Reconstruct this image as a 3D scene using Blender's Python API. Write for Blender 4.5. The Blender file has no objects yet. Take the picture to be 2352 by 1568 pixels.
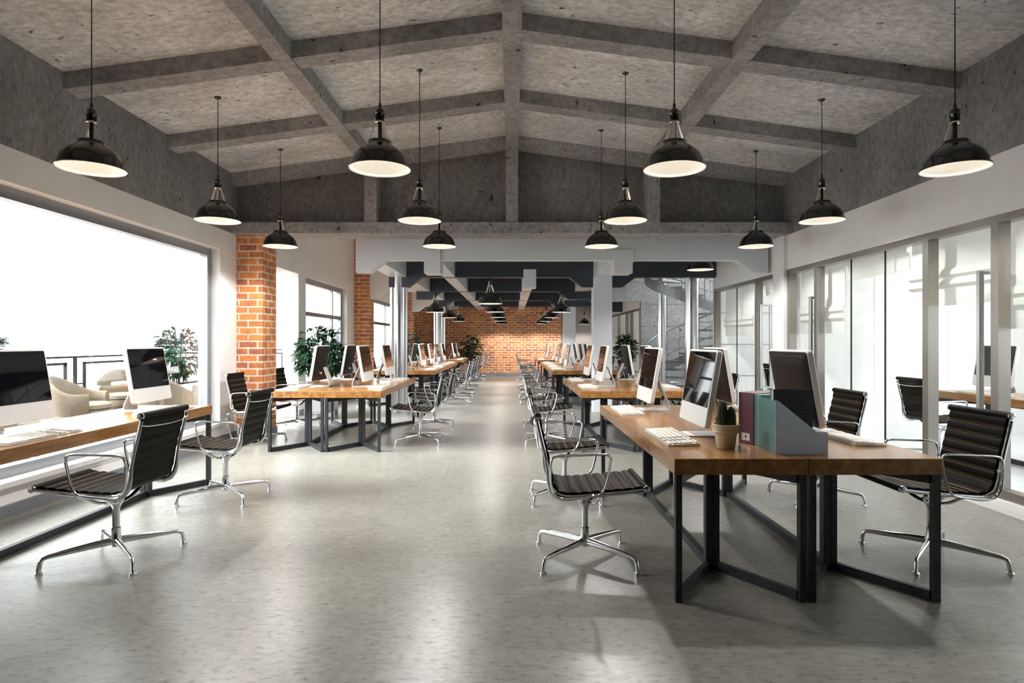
import bpy, math, random
from mathutils import Vector, Matrix
random.seed(7)
S = bpy.context.scene
COL = S.collection
PI = math.pi
# ------------------------------------------------------------------ camera, sky, sun, exposure
cam_d = bpy.data.cameras.new('camera'); cam = bpy.data.objects.new('camera', cam_d); COL.objects.link(cam)
cam.location = (0, 0, 1.36); cam.rotation_euler = (PI/2, 0, 0)
cam_d.sensor_width = 36; cam_d.lens = 36*1403/2352; cam_d.clip_start = 0.05; cam_d.clip_end = 500
S.camera = cam
W = bpy.data.worlds.new('sky'); S.world = W; W.use_nodes = True
W.node_tree.nodes['Background'].inputs[0].default_value = (0.95, 0.975, 1.0, 1)
W.node_tree.nodes['Background'].inputs[1].default_value = 2.7
sun_d = bpy.data.lights.new('sun', 'SUN'); sun_d.energy = 11.0; sun_d.angle = math.radians(35); sun_d.color = (0.98, 0.985, 1.0)
sun = bpy.data.objects.new('sun', sun_d); COL.objects.link(sun)
sun.rotation_euler = Vector((0.80, 0.22, -0.50)).to_track_quat('-Z', 'Y').to_euler()
LAMP_W = 50.0; LAMP_REAR_W = 58.0
S.view_settings.view_transform = 'Standard'; S.view_settings.look = 'None'
S.view_settings.exposure = 0.98; S.view_settings.gamma = 1.0; S.view_settings.use_curve_mapping = False
cy = S.cycles
cy.use_denoising = True; cy.max_bounces = 9; cy.diffuse_bounces = 6; cy.glossy_bounces = 4
cy.transparent_max_bounces = 20; cy.transmission_bounces = 6
cy.sample_clamp_indirect = 8.0; cy.caustics_reflective = False; cy.caustics_refractive = False

# ------------------------------------------------------------------ materials
def new_mat(name):
    m = bpy.data.materials.new(name); m.use_nodes = True
    nt = m.node_tree; b = nt.nodes['Principled BSDF']
    return m, nt, b
def N(nt, t, **kw):
    n = nt.nodes.new(t)
    for k, v in kw.items():
        if k.startswith('i_'): n.inputs[k[2:].replace('_', ' ')].default_value = v
        else: setattr(n, k, v)
    return n
def L(nt, a, b): nt.links.new(a, b)
def c4(c): return (c[0], c[1], c[2], 1)
def coords(nt, kind):
    if kind == 'world': return N(nt, 'ShaderNodeNewGeometry').outputs['Position']
    return N(nt, 'ShaderNodeTexCoord').outputs['Object']
def ramp(nt, fac, stops):
    r = N(nt, 'ShaderNodeValToRGB')
    while len(r.color_ramp.elements) < len(stops): r.color_ramp.elements.new(0.5)
    for e, (p, c) in zip(r.color_ramp.elements, stops): e.position = p; e.color = c4(c)
    L(nt, fac, r.inputs[0]); return r.outputs[0]
def mixc(nt, mode, fac, a, b):
    n = N(nt, 'ShaderNodeMix', data_type='RGBA', blend_type=mode)
    for sock, v in ((n.inputs[0], fac), (n.inputs[6], a), (n.inputs[7], b)):
        if hasattr(v, 'links') or hasattr(v, 'is_linked'): L(nt, v, sock)
        else: sock.default_value = v if isinstance(v, (int, float)) else c4(v)
    return n.outputs[2]
def noise(nt, vec, scale, detail=6, rough=0.6, stretch=None):
    if stretch:
        mp = N(nt, 'ShaderNodeMapping'); mp.inputs['Scale'].default_value = stretch; L(nt, vec, mp.inputs['Vector']); vec = mp.outputs[0]
    n = N(nt, 'ShaderNodeTexNoise'); n.inputs['Scale'].default_value = scale; n.inputs['Detail'].default_value = detail
    n.inputs['Roughness'].default_value = rough; L(nt, vec, n.inputs['Vector']); return n.outputs['Fac']
def bump(nt, b, h, strength, dist=0.01):
    n = N(nt, 'ShaderNodeBump'); n.inputs['Strength'].default_value = strength; n.inputs['Distance'].default_value = dist
    L(nt, h, n.inputs['Height']); L(nt, n.outputs[0], b.inputs['Normal'])
def simple(name, col, rough=0.5, metal=0.0, vary=0.06, scale=30, kind='object', coat=0.0, bmp=0.0):
    m, nt, b = new_mat(name)
    v = coords(nt, kind); n = noise(nt, v, scale, 4)
    lo = [max(0, c*(1-vary)) for c in col]; hi = [min(1, c*(1+vary)) for c in col]
    L(nt, ramp(nt, n, [(0.3, lo), (0.7, hi)]), b.inputs['Base Color'])
    b.inputs['Roughness'].default_value = rough; b.inputs['Metallic'].default_value = metal
    b.inputs['Coat Weight'].default_value = coat
    if bmp: bump(nt, b, n, bmp, 0.003)
    return m
def concrete(name, lo, hi, rough=0.8, stretch=(1, 1, 1), joints=False):
    m, nt, b = new_mat(name)
    v = coords(nt, 'world')
    a = noise(nt, v, 1.3, 8, 0.65, stretch); c = noise(nt, v, 14, 6, 0.7, stretch)
    col = ramp(nt, a, [(0.32, lo), (0.68, hi)])
    col = mixc(nt, 'MULTIPLY', 0.75, col, ramp(nt, c, [(0.3, (0.42, 0.42, 0.43)), (0.62, (1.15, 1.15, 1.15))]))
    p = noise(nt, v, 9, 2, 0.5, (1, 1.6, 1))
    col = mixc(nt, 'MULTIPLY', 1.0, col, ramp(nt, p, [(0.255, (0.22, 0.22, 0.22)), (0.305, (1, 1, 1))]))
    if joints:
        br = N(nt, 'ShaderNodeTexBrick', offset=0.0)
        for k, x in (('Scale', 1), ('Mortar Size', 0.006), ('Mortar Smooth', 0.3), ('Brick Width', 1.3), ('Row Height', 0.67)): br.inputs[k].default_value = x
        br.inputs['Color1'].default_value = br.inputs['Color2'].default_value = (1, 1, 1, 1); br.inputs['Mortar'].default_value = (0.25, 0.25, 0.25, 1)
        L(nt, wallvec(nt, v, (0.2, 0, 0.19)), br.inputs['Vector'])
        col = mixc(nt, 'MULTIPLY', 1.0, col, br.outputs['Color'])
    L(nt, col, b.inputs['Base Color']); b.inputs['Roughness'].default_value = rough
    bump(nt, b, c, 0.35, 0.01)
    return m
def wallvec(nt, v, off=(0, 0, 0)):
    s = N(nt, 'ShaderNodeSeparateXYZ'); L(nt, v, s.inputs[0])
    ad = N(nt, 'ShaderNodeMath', operation='ADD'); L(nt, s.outputs[0], ad.inputs[0]); L(nt, s.outputs[1], ad.inputs[1])
    a2 = N(nt, 'ShaderNodeMath', operation='ADD'); L(nt, ad.outputs[0], a2.inputs[0]); a2.inputs[1].default_value = off[0]
    a3 = N(nt, 'ShaderNodeMath', operation='ADD'); L(nt, s.outputs[2], a3.inputs[0]); a3.inputs[1].default_value = off[2]
    c = N(nt, 'ShaderNodeCombineXYZ'); L(nt, a2.outputs[0], c.inputs[0]); L(nt, a3.outputs[0], c.inputs[1])
    return c.outputs[0]
def brick_mat(name):
    m, nt, b = new_mat(name)
    v = coords(nt, 'world'); uv = wallvec(nt, v, (40.0, 0, 0.0))
    wob = N(nt, 'ShaderNodeTexNoise'); wob.inputs['Scale'].default_value = 9; L(nt, v, wob.inputs['Vector'])
    vm = N(nt, 'ShaderNodeVectorMath', operation='MULTIPLY_ADD'); L(nt, wob.outputs['Color'], vm.inputs[0]); vm.inputs[1].default_value = (0.012, 0.012, 0); L(nt, uv, vm.inputs[2])
    br = N(nt, 'ShaderNodeTexBrick', offset=0.5)
    for k, x in (('Scale', 1), ('Mortar Size', 0.016), ('Mortar Smooth', 0.35), ('Bias', -0.15), ('Brick Width', 0.262), ('Row Height', 0.098)): br.inputs[k].default_value = x
    br.inputs['Color1'].default_value = (0.78, 0.31, 0.095, 1); br.inputs['Color2'].default_value = (0.38, 0.12, 0.095, 1); br.inputs['Mortar'].default_value = (0.82, 0.66, 0.50, 1)
    L(nt, vm.outputs[0], br.inputs['Vector'])
    n1 = noise(nt, v, 7, 4, 0.6); n2 = noise(nt, v, 60, 5, 0.7)
    col = mixc(nt, 'MULTIPLY', 0.8, br.outputs['Color'], ramp(nt, n1, [(0.3, (0.68, 0.62, 0.72)), (0.62, (1.2, 1.15, 1.05))]))
    col = mixc(nt, 'MULTIPLY', 0.7, col, ramp(nt, n2, [(0.3, (0.68, 0.66, 0.64)), (0.6, (1.12, 1.12, 1.1))]))
    L(nt, col, b.inputs['Base Color']); b.inputs['Roughness'].default_value = 0.85
    inv = N(nt, 'ShaderNodeMath', operation='SUBTRACT'); inv.inputs[0].default_value = 1; L(nt, br.outputs['Fac'], inv.inputs[1])
    bump(nt, b, inv.outputs[0], 0.7, 0.012)
    return m
def wood_mat(name, lo, mid, hi, rough=0.22, kind='object', axis=(9, 0.9, 9)):
    m, nt, b = new_mat(name)
    v = coords(nt, kind)
    if kind == 'object':
        oi = N(nt, 'ShaderNodeObjectInfo'); vm = N(nt, 'ShaderNodeVectorMath', operation='MULTIPLY_ADD')
        cb = N(nt, 'ShaderNodeCombineXYZ'); 
        for i in range(3): L(nt, oi.outputs['Random'], cb.inputs[i])
        L(nt, cb.outputs[0], vm.inputs[0]); vm.inputs[1].default_value = (7, 11, 3); L(nt, v, vm.inputs[2]); v = vm.outputs[0]
    big = noise(nt, v, 1.2, 3, 0.5, (2.2, 0.7, 2.2))
    g = noise(nt, v, 2.0, 7, 0.62, axis)
    wv = N(nt, 'ShaderNodeTexNoise'); wv.inputs['Scale'].default_value = 2.4; wv.inputs['Detail'].default_value = 2; wv.inputs['Distortion'].default_value = 1.6
    mp = N(nt, 'ShaderNodeMapping'); mp.inputs['Scale'].default_value = (1.6, 0.5, 2.2); L(nt, v, mp.inputs[0]); L(nt, mp.outputs[0], wv.inputs['Vector'])
    sn = N(nt, 'ShaderNodeMath', operation='SINE'); ml = N(nt, 'ShaderNodeMath', operation='MULTIPLY'); ml.inputs[1].default_value = 46
    L(nt, wv.outputs['Fac'], ml.inputs[0]); L(nt, ml.outputs[0], sn.inputs[0])
    col = ramp(nt, g, [(0.28, lo), (0.5, mid), (0.74, hi)])
    col = mixc(nt, 'MULTIPLY', 0.6, col, ramp(nt, big, [(0.3, (0.66, 0.60, 0.55)), (0.65, (1.15, 1.12, 1.1))]))
    sr = N(nt, 'ShaderNodeMapRange'); L(nt, sn.outputs[0], sr.inputs[0]); sr.inputs[1].default_value = -1; sr.inputs[3].default_value = 0.88; sr.inputs[4].default_value = 1.05
    hs = N(nt, 'ShaderNodeVectorMath', operation='SCALE'); L(nt, col, hs.inputs[0]); L(nt, sr.outputs[0], hs.inputs['Scale'])
    L(nt, hs.outputs[0], b.inputs['Base Color']); b.inputs['Roughness'].default_value = rough
    bump(nt, b, g, 0.08, 0.004)
    return m
def floor_mat():
    m, nt, b = new_mat('polished_floor')
    v = coords(nt, 'world')
    a = noise(nt, v, 0.9, 5, 0.55); s = noise(nt, v, 40, 4, 0.62, (0.5, 1, 1)); f = noise(nt, v, 120, 2, 0.6); w = noise(nt, v, 13, 5, 0.65, (0.6, 1, 1))
    col = ramp(nt, a, [(0.3, (0.180, 0.175, 0.152)), (0.7, (0.238, 0.230, 0.200))])
    col = mixc(nt, 'MULTIPLY', 1.0, col, ramp(nt, s, [(0.30, (0.45, 0.45, 0.45)), (0.46, (0.92, 0.92, 0.92)), (0.60, (1, 1, 1)), (0.72, (1.25, 1.25, 1.22))]))
    col = mixc(nt, 'MULTIPLY', 1.0, col, ramp(nt, w, [(0.3, (0.84, 0.84, 0.85)), (0.7, (1.14, 1.14, 1.12))]))
    col = mixc(nt, 'MULTIPLY', 0.45, col, ramp(nt, f, [(0.3, (0.72, 0.72, 0.72)), (0.7, (1.2, 1.2, 1.2))]))
    L(nt, col, b.inputs['Base Color'])
    L(nt, ramp(nt, s, [(0.3, (0.32, 0.32, 0.32)), (0.7, (0.30, 0.30, 0.30))]), b.inputs['Roughness'])
    b.inputs['Specular IOR Level'].default_value = 0.5
    return m
def glass_mat(name, refl=0.07, tint=(0.97, 0.985, 0.98)):
    m = bpy.data.materials.new(name); m.use_nodes = True; nt = m.node_tree; nt.nodes.clear()
    o = N(nt, 'ShaderNodeOutputMaterial'); mx = N(nt, 'ShaderNodeMixShader'); t = N(nt, 'ShaderNodeBsdfTransparent'); g = N(nt, 'ShaderNodeBsdfGlossy')
    t.inputs[0].default_value = c4(tint); g.inputs['Roughness'].default_value = 0.01
    fr = N(nt, 'ShaderNodeLayerWeight'); fr.inputs[0].default_value = 0.15
    mr = N(nt, 'ShaderNodeMapRange'); L(nt, fr.outputs['Fresnel'], mr.inputs[0]); mr.inputs[3].default_value = refl*0.4; mr.inputs[4].default_value = refl*4
    L(nt, mr.outputs[0], mx.inputs[0]); L(nt, t.outputs[0], mx.inputs[1]); L(nt, g.outputs[0], mx.inputs[2]); L(nt, mx.outputs[0], o.inputs[0])
    return m
def emit_mat(name, col, st):
    m, nt, b = new_mat(name); b.inputs['Base Color'].default_value = c4(col)
    b.inputs['Emission Color'].default_value = c4(col); b.inputs['Emission Strength'].default_value = st; return m
M = {}
M['plaster'] = simple('white_plaster', (0.90, 0.90, 0.895), 0.75, vary=0.03, scale=3, kind='world')
M['paint'] = simple('white_panel_paint', (0.91, 0.91, 0.905), 0.55, vary=0.02, scale=3, kind='world')
M['office_floor'] = simple('pale_office_floor', (0.72, 0.76, 0.78), 0.18, vary=0.05, scale=5, kind='world')
M['greige'] = simple('greige_plaster', (0.34, 0.30, 0.27), 0.7, vary=0.05, scale=3, kind='world')
M['base_grey'] = simple('grey_skirting', (0.22, 0.235, 0.26), 0.5, vary=0.15, scale=50, kind='world')
M['ceil_conc'] = concrete('ceiling_concrete', (0.58, 0.585, 0.60), (0.93, 0.935, 0.95), 0.85, (1, 1.5, 1))
M['wall_conc'] = concrete('wall_concrete', (0.22, 0.22, 0.22), (0.34, 0.34, 0.34), 0.85, (1.5, 1.5, 0.8))
M['beam_conc_shaded'] = concrete('shaded_beam_concrete', (0.29, 0.29, 0.295), (0.47, 0.47, 0.475), 0.85, (1.2, 1.2, 1.2))  # same concrete as the ceiling, shade of the front faces put into its colour
M['rear_conc'] = concrete('dark_concrete', (0.04, 0.04, 0.04), (0.07, 0.07, 0.07), 0.9)
M['panel_conc'] = concrete('cast_concrete_panels', (0.36, 0.36, 0.355), (0.52, 0.52, 0.515), 0.8, joints=True)
M['brick'] = brick_mat('red_brick')
M['floor'] = floor_mat()
M['wood'] = wood_mat('oiled_oak', (0.17, 0.075, 0.022), (0.29, 0.138, 0.044), (0.40, 0.21, 0.08), 0.20)
M['deck'] = wood_mat('terrace_planks', (0.13, 0.060, 0.03), (0.20, 0.10, 0.055), (0.27, 0.15, 0.085), 0.35, 'world', (9, 0.8, 9))
M['darkwood'] = simple('dark_red_wood', (0.055, 0.018, 0.012), 0.35, vary=0.3)
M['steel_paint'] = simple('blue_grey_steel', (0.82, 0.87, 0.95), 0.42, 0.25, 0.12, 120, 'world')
M['steel_shaded'] = simple('shaded_blue_grey_steel', (0.085, 0.095, 0.115), 0.40, 1.0, 0.12, 120, 'world')  # same steel, darkened to hold the shade behind the front beam
M['brushed'] = simple('brushed_steel', (0.72, 0.73, 0.75), 0.24, 1.0, 0.08, 80, 'world')
M['frame_alu'] = simple('bronze_aluminium', (0.34, 0.315, 0.285), 0.32, 0.9, 0.12, 150, 'world')
M['win_alu'] = simple('grey_aluminium', (0.36, 0.375, 0.40), 0.38, 0.8, 0.10, 150, 'world')
M['legsteel'] = simple('blackened_steel', (0.018, 0.020, 0.024), 0.45, 0.2, 0.7, 45, 'object')
M['railsteel'] = simple('black_rail_steel', (0.007, 0.008, 0.009), 0.6, 0.0, 0.2, 40)
M['chrome'] = simple('polished_aluminium', (0.78, 0.79, 0.81), 0.13, 1.0, 0.04, 20)
M['leather'] = simple('black_ribbed_leather', (0.006, 0.0048, 0.0036), 0.45, 0.0, 0.35, 160, bmp=0.25)
M['thread'] = simple('tan_stitching', (0.30, 0.21, 0.10), 0.6, 0, 0.4, 200)
M['lampblack'] = simple('gloss_black_enamel', (0.006, 0.007, 0.009), 0.10, 0.0, 0.2, 5, coat=0.6)
M['lampwhite'] = simple('warm_white_enamel', (0.90, 0.875, 0.81), 0.4, vary=0.02)
M['brass'] = simple('pale_nickel', (0.80, 0.74, 0.62), 0.25, 0.9, 0.05)
M['bulb'] = emit_mat('lit_bulb', (1.0, 0.88, 0.70), 1.2)
M['imac'] = simple('silver_white_case', (0.70, 0.69, 0.665), 0.34, 0.15, 0.03, 40)
M['imacback'] = simple('dark_brown_back_shell', (0.013, 0.0105, 0.009), 0.5, 0.0, 0.15, 30)
M['screen'] = simple('glossy_black_screen', (0.004, 0.004, 0.005), 0.03, 0.0, 0.0, 5)
M['keys'] = simple('ivory_keycaps', (0.70, 0.67, 0.60), 0.45, vary=0.04)
M['black'] = simple('matt_black', (0.01, 0.01, 0.01), 0.6, vary=0.1)
M['pot'] = simple('cream_clay', (0.56, 0.49, 0.33), 0.7, vary=0.08, scale=12)
M['soil'] = simple('dark_soil', (0.03, 0.022, 0.015), 0.95, vary=0.5, scale=90)
M['cactus'] = simple('dark_cactus_green', (0.022, 0.042, 0.012), 0.6, vary=0.4, scale=60)
M['spine'] = simple('pale_cactus_spines', (0.20, 0.18, 0.07), 0.6, vary=0.3)
M['maroon'] = simple('maroon_card', (0.135, 0.018, 0.042), 0.38, vary=0.1)
M['teal'] = simple('teal_card', (0.085, 0.20, 0.185), 0.40, vary=0.1)
M['bluegrey'] = simple('blue_grey_card', (0.66, 0.78, 0.92), 0.5, vary=0.05)
M['charcoal'] = simple('charcoal_cover', (0.030, 0.036, 0.040), 0.5, vary=0.1)
M['paper'] = simple('white_paper', (0.75, 0.74, 0.70), 0.7, vary=0.03)
M['leaf'] = simple('dark_green_leaf', (0.016, 0.050, 0.022), 0.42, vary=0.6, scale=3)
M['stem'] = simple('brown_stem', (0.035, 0.022, 0.014), 0.7, vary=0.3)
M['planter'] = simple('grey_planter', (0.30, 0.30, 0.30), 0.6, vary=0.08)
M['potdark'] = simple('dark_brown_pot', (0.030, 0.018, 0.013), 0.4, vary=0.2)
M['weave'] = simple('beige_weave', (0.135, 0.108, 0.075), 0.8, vary=0.35, scale=110, bmp=0.6)
M['cushion'] = simple('cream_cushion', (0.22, 0.19, 0.14), 0.85, vary=0.06)
def fabric(name, col):
    m, nt, b = new_mat(name); nt.nodes.remove(b); o = nt.nodes['Material Output']; mx = N(nt, 'ShaderNodeMixShader'); mx.inputs[0].default_value = 0.5
    d = N(nt, 'ShaderNodeBsdfDiffuse'); t = N(nt, 'ShaderNodeBsdfTranslucent'); col = ramp(nt, noise(nt, coords(nt, 'object'), 60), [(0.3, [c*.97 for c in col]), (0.7, col)])
    L(nt, col, d.inputs[0]); L(nt, col, t.inputs[0]); L(nt, d.outputs[0], mx.inputs[1]); L(nt, t.outputs[0], mx.inputs[2]); L(nt, mx.outputs[0], o.inputs[0]); return m
M['blind'] = fabric('off_white_blind_fabric', (0.90, 0.89, 0.86))
M['canopy'] = simple('pale_canopy_canvas', (0.80, 0.79, 0.75), 0.8, vary=0.04)
for _k in ('leather', 'imacback', 'railsteel', 'leaf'): M[_k].node_tree.nodes['Principled BSDF'].inputs['Specular IOR Level'].default_value = 0.13
M['leather'].node_tree.nodes['Principled BSDF'].inputs['Specular IOR Level'].default_value = 0.05
M['glass'] = glass_mat('clear_glass')
M['glass_part'] = glass_mat('partition_glass', 0.015)

# ------------------------------------------------------------------ mesh building
class MB:
    def __init__(s): s.v = []; s.f = []
    def add(s, vs, fs):
        k = len(s.v); s.v += [tuple(p) for p in vs]; s.f += [tuple(i+k for i in f) for f in fs]; return s
    def box(s, x0, x1, y0, y1, z0, z1):
        return s.add([(x, y, z) for z in (z0, z1) for y in (y0, y1) for x in (x0, x1)],
                     [(0, 2, 3, 1), (4, 5, 7, 6), (0, 1, 5, 4), (2, 6, 7, 3), (0, 4, 6, 2), (1, 3, 7, 5)])
    def bbox(s, x0, x1, y0, y1, z0, z1, b=0.004):       # box with chamfered vertical+horizontal edges via rounded prism
        pts = [(x0+b, y0), (x1-b, y0), (x1, y0+b), (x1, y1-b), (x1-b, y1), (x0+b, y1), (x0, y1-b), (x0, y0+b)]
        cx, cy_ = (x0+x1)/2, (y0+y1)/2
        def ring(z, q): return [((x-cx)*(1-q/max(1e-6, (x1-x0)/2))+cx, (y-cy_)*(1-q/max(1e-6, (y1-y0)/2))+cy_, z) for x, y in pts]
        return s.rings([ring(z0, b), ring(z0+b, 0), ring(z1-b, 0), ring(z1, b)])
    def rings(s, rs, cap=True, closed=False):
        n = len(rs[0]); k = len(s.v)
        for r in rs: s.v += [tuple(p) for p in r]
        m = len(rs)
        for i in range(m if closed else m-1):
            a, b = k+i*n, k+((i+1) % m)*n
            for j in range(n): s.f.append((a+j, a+(j+1) % n, b+(j+1) % n, b+j))
        if cap and not closed:
            s.f.append(tuple(k+j for j in reversed(range(n)))); s.f.append(tuple(k+(m-1)*n+j for j in range(n)))
        return s
    def bar(s, a, b, w, h, up=(0, 0, 1)):
        a, b = Vector(a), Vector(b); d = (b-a).normalized(); u = Vector(up)
        if abs(d.dot(u)) > 0.95: u = Vector((1, 0, 0))
        r = d.cross(u).normalized(); u = r.cross(d)
        q = [r*w/2+u*h/2, -r*w/2+u*h/2, -r*w/2-u*h/2, r*w/2-u*h/2]
        return s.rings([[a+p for p in q], [b+p for p in q]])
    def tube(s, path, rad, n=8, closed=False, flat=None, up=None):
        P = [Vector(p) for p in path]; m = len(P)
        R = rad if isinstance(rad, (list, tuple)) else [rad]*m
        rs = []; prev = Vector(up) if up else None
        for i, p in enumerate(P):
            t = (P[(i+1) % m]-P[i-1]) if (closed or 0 < i < m-1) else (P[1]-P[0] if i == 0 else P[-1]-P[-2])
            t.normalize()
            if prev is None: prev = Vector((0, 0, 1)) if abs(t.z) < 0.9 else Vector((1, 0, 0))
            u = prev-t*prev.dot(t)
            if u.length < 1e-4: u = t.orthogonal()
            u.normalize(); w = t.cross(u); prev = u
            f = flat if flat else 1.0
            rs.append([p+u*(R[i]*math.cos(2*PI*j/n))+w*(R[i]*f*math.sin(2*PI*j/n)) for j in range(n)])
        return s.rings(rs, closed=closed)
    def lathe(s, prof, n=24, c=(0, 0, 0), cap=False, rib=None):
        rs = []
        for r, z in prof:
            rs.append([(c[0]+r*math.cos(2*PI*j/n)*(1+(rib(j) if rib else 0)), c[1]+r*math.sin(2*PI*j/n)*(1+(rib(j) if rib else 0)), c[2]+z) for j in range(n)])
        return s.rings(rs, cap=cap)
    def cyl(s, x, y, z0, z1, r, n=20): return s.lathe([(r, z0), (r, z1)], n, (x, y, 0), cap=True)
    def prism(s, poly, axis, a, b):                     # poly in the other two axes
        def P(p, t):
            return {'x': (t, p[0], p[1]), 'y': (p[0], t, p[1]), 'z': (p[0], p[1], t)}[axis]
        return s.rings([[P(p, a) for p in poly], [P(p, b) for p in poly]])
    def xf(s, mt): s.v = [tuple(mt @ Vector(p)) for p in s.v]; return s
    def mesh(s, name, mat, smooth=None):
        me = bpy.data.meshes.new(name); me.from_pydata(s.v, [], s.f); me.update()
        import bmesh
        bm = bmesh.new(); bm.from_mesh(me); bmesh.ops.recalc_face_normals(bm, faces=bm.faces[:]); bm.to_mesh(me); bm.free()
        me.materials.append(mat)
        if smooth:
            for p in me.polygons: p.use_smooth = True
            me.set_sharp_from_angle(angle=math.radians(smooth))
        return me
    def build(s, name, mat, parent=None, smooth=None, loc=None):
        o = bpy.data.objects.new(name, s.mesh(name, mat, smooth)); COL.objects.link(o)
        if parent is not None: o.parent = parent
        if loc: o.location = loc
        return o
ALL_LABELS = {}
def tag(o, label, cat, group=None, kind=None):
    o['label'] = label; o['category'] = cat
    if group: o['group'] = group
    if kind: o['kind'] = kind
    return o
def thing(name, label, cat, loc=(0, 0, 0), rz=0, group=None, kind=None):
    o = bpy.data.objects.new(name, None); COL.objects.link(o); o.location = loc; o.rotation_euler = (0, 0, rz); o.empty_display_size = 0.1
    return tag(o, label, cat, group, kind)
def struct(name, mb, mat, label=None, smooth=None, parent=None):
    o = mb.build(name, mat, parent, smooth)
    if parent is None:
        o['kind'] = 'structure'
        if label: o['label'] = label
    return o
def kids(o): return KIDS.get(o.name, [])
KIDS = {}
def dup(root, loc, rz, label, group=None):
    def cp(o, par):
        c = o.copy(); COL.objects.link(c)
        if par is not None: c.parent = par
        for ch in list(o.children): cp(ch, c)
        return c
    r = cp(root, None); r.location = loc; r.rotation_euler = (0, 0, rz); r['label'] = label
    if group: r['group'] = group
    return r
class Kind:                                             # first placement moves the prototype, later ones copy it
    def __init__(s, make): s.make = make; s.proto = None
    def put(s, loc, rz, label, group=None):
        if s.proto is None:
            s.proto = s.make(); o = s.proto; o.location = loc; o.rotation_euler = (0, 0, rz); o['label'] = label
            if group: o['group'] = group
            return o
        return dup(s.proto, loc, rz, label, group)
def smoothpath(pts, per=4, closed=False):               # Catmull-Rom
    P = [Vector(p) for p in pts]; n = len(P); out = []
    for i in range(n if closed else n-1):
        p0 = P[i-1] if (closed or i > 0) else P[0]; p1 = P[i]; p2 = P[(i+1) % n]; p3 = P[(i+2) % n] if (closed or i+2 < n) else P[n-1]
        for k in range(per):
            t = k/per
            out.append(0.5*((2*p1)+(p2-p0)*t+(2*p0-5*p1+4*p2-p3)*t*t+(3*p1-p0-3*p2+p3)*t**3))
    if not closed: out.append(P[-1])
    return out
def rrect(w, h, r, n=5):
    out = []
    for cx, cy_, a0 in ((w/2-r, h/2-r, 0), (-w/2+r, h/2-r, PI/2), (-w/2+r, -h/2+r, PI), (w/2-r, -h/2+r, 1.5*PI)):
        for i in range(n+1): a = a0+PI/2*i/n; out.append((cx+r*math.cos(a), cy_+r*math.sin(a)))
    return out

# ------------------------------------------------------------------ the shell of the building
struct('floor', MB().box(-4.25, 9.0, -2.2, 24.6, -0.15, 0), M['floor'], 'polished grey-beige speckled floor of the whole hall')
struct('floor_office', MB().box(4.12, 7.5, -2.0, 11.95, 0.0, 0.012), M['office_floor'], 'pale floor of the glazed offices')
struct('terrace_floor', MB().box(-9.6, -4.25, -2.5, 32, -0.15, -0.01), M['deck'], 'warm wooden plank floor of the terrace outside')

def holed_wall(name, x0, x1, d0, d1, z0, z1, holes, mat, label):   # wall along d with rectangular openings (d0,d1,z0,z1)
    mb = MB(); cuts = sorted(holes); p = d0
    for (a, b, c, e) in cuts:
        if a > p: mb.box(x0, x1, p, a, z0, z1)
        if c > z0: mb.box(x0, x1, a, b, z0, c)
        if e < z1: mb.box(x0, x1, a, b, e, z1)
        p = b
    if p < d1: mb.box(x0, x1, p, d1, z0, z1)
    return struct(name, mb, mat, label)
WIN_L = [(3.2, 8.18, 0.26, 2.6), (9.3, 11.18, 0.0, 2.6), (11.58, 14.47, 0.26, 2.6), (17.3, 20.9, 0.26, 2.6)]
holed_wall('wall_left', -4.2, -3.91, -2.0, 24.3, 0, 2.87, WIN_L, M['plaster'], 'white plastered window wall on the left')
struct('wall_left_rear_upper', MB().box(-4.2, -3.911, 9.0, 24.3, 2.87, 4.0), M['plaster'], 'white wall strip above the left rear windows')
struct('wall_left_upper', MB().box(-4.2, -3.91, -2.0, 9.0, 2.87, 3.95), M['wall_conc'], 'raw concrete band above the big left window')
struct('wall_right_upper', MB().box(3.91, 4.2, -2.0, 9.0, 2.87, 3.95), M['wall_conc'], 'raw concrete band above the glazed offices on the right')
struct('wall_right', MB().box(3.91, 4.11, -2.0, 8.68, 2.38, 2.87).box(3.91, 4.11, -2.0, 2.0, 0, 2.38).box(3.86, 4.11, 8.68, 9.04, 0, 2.87), M['plaster'], 'white wall and pier over the glazed front offices')
struct('wall_right_rear', MB().box(3.95, 4.11, 9.04, 11.94, 2.38, 4.0), M['plaster'], 'white wall above the glazed rear office')
struct('wall_back', MB().box(-4.2, 7.6, -2.2, -2.0, 0, 4.4), M['rear_conc'], 'dark concrete wall behind the viewer')
struct('wall_front', MB().box(-4.2, 1.92, 24.06, 24.3, 0, 4.0), M['brick'], 'orange brick end wall at the far end of the hall')
struct('wall_front_side', MB().box(1.92, 7.4, 24.3, 24.5, 0, 4.0), M['greige'], 'plain grey-brown wall right of the far brick wall')
struct('baseboard_front', MB().box(-3.9, 1.92, 24.03, 24.06, 0, 0.118), M['base_grey'], 'grey skirting below the far brick wall')
struct('baseboard_left', MB().box(-3.91, -3.89, 1.0, 8.65, 0, 0.10).box(-3.91, -3.89, 11.18, 15.1, 0, 0.10).box(-3.91, -3.89, 15.64, 21.55, 0, 0.10), M['base_grey'], 'grey skirting below the left windows')
struct('baseboard_right', MB().box(3.885, 3.91, 2.0, 8.68, 0, 0.10), M['paint'], 'low white kerb under the front glass partition')
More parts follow.
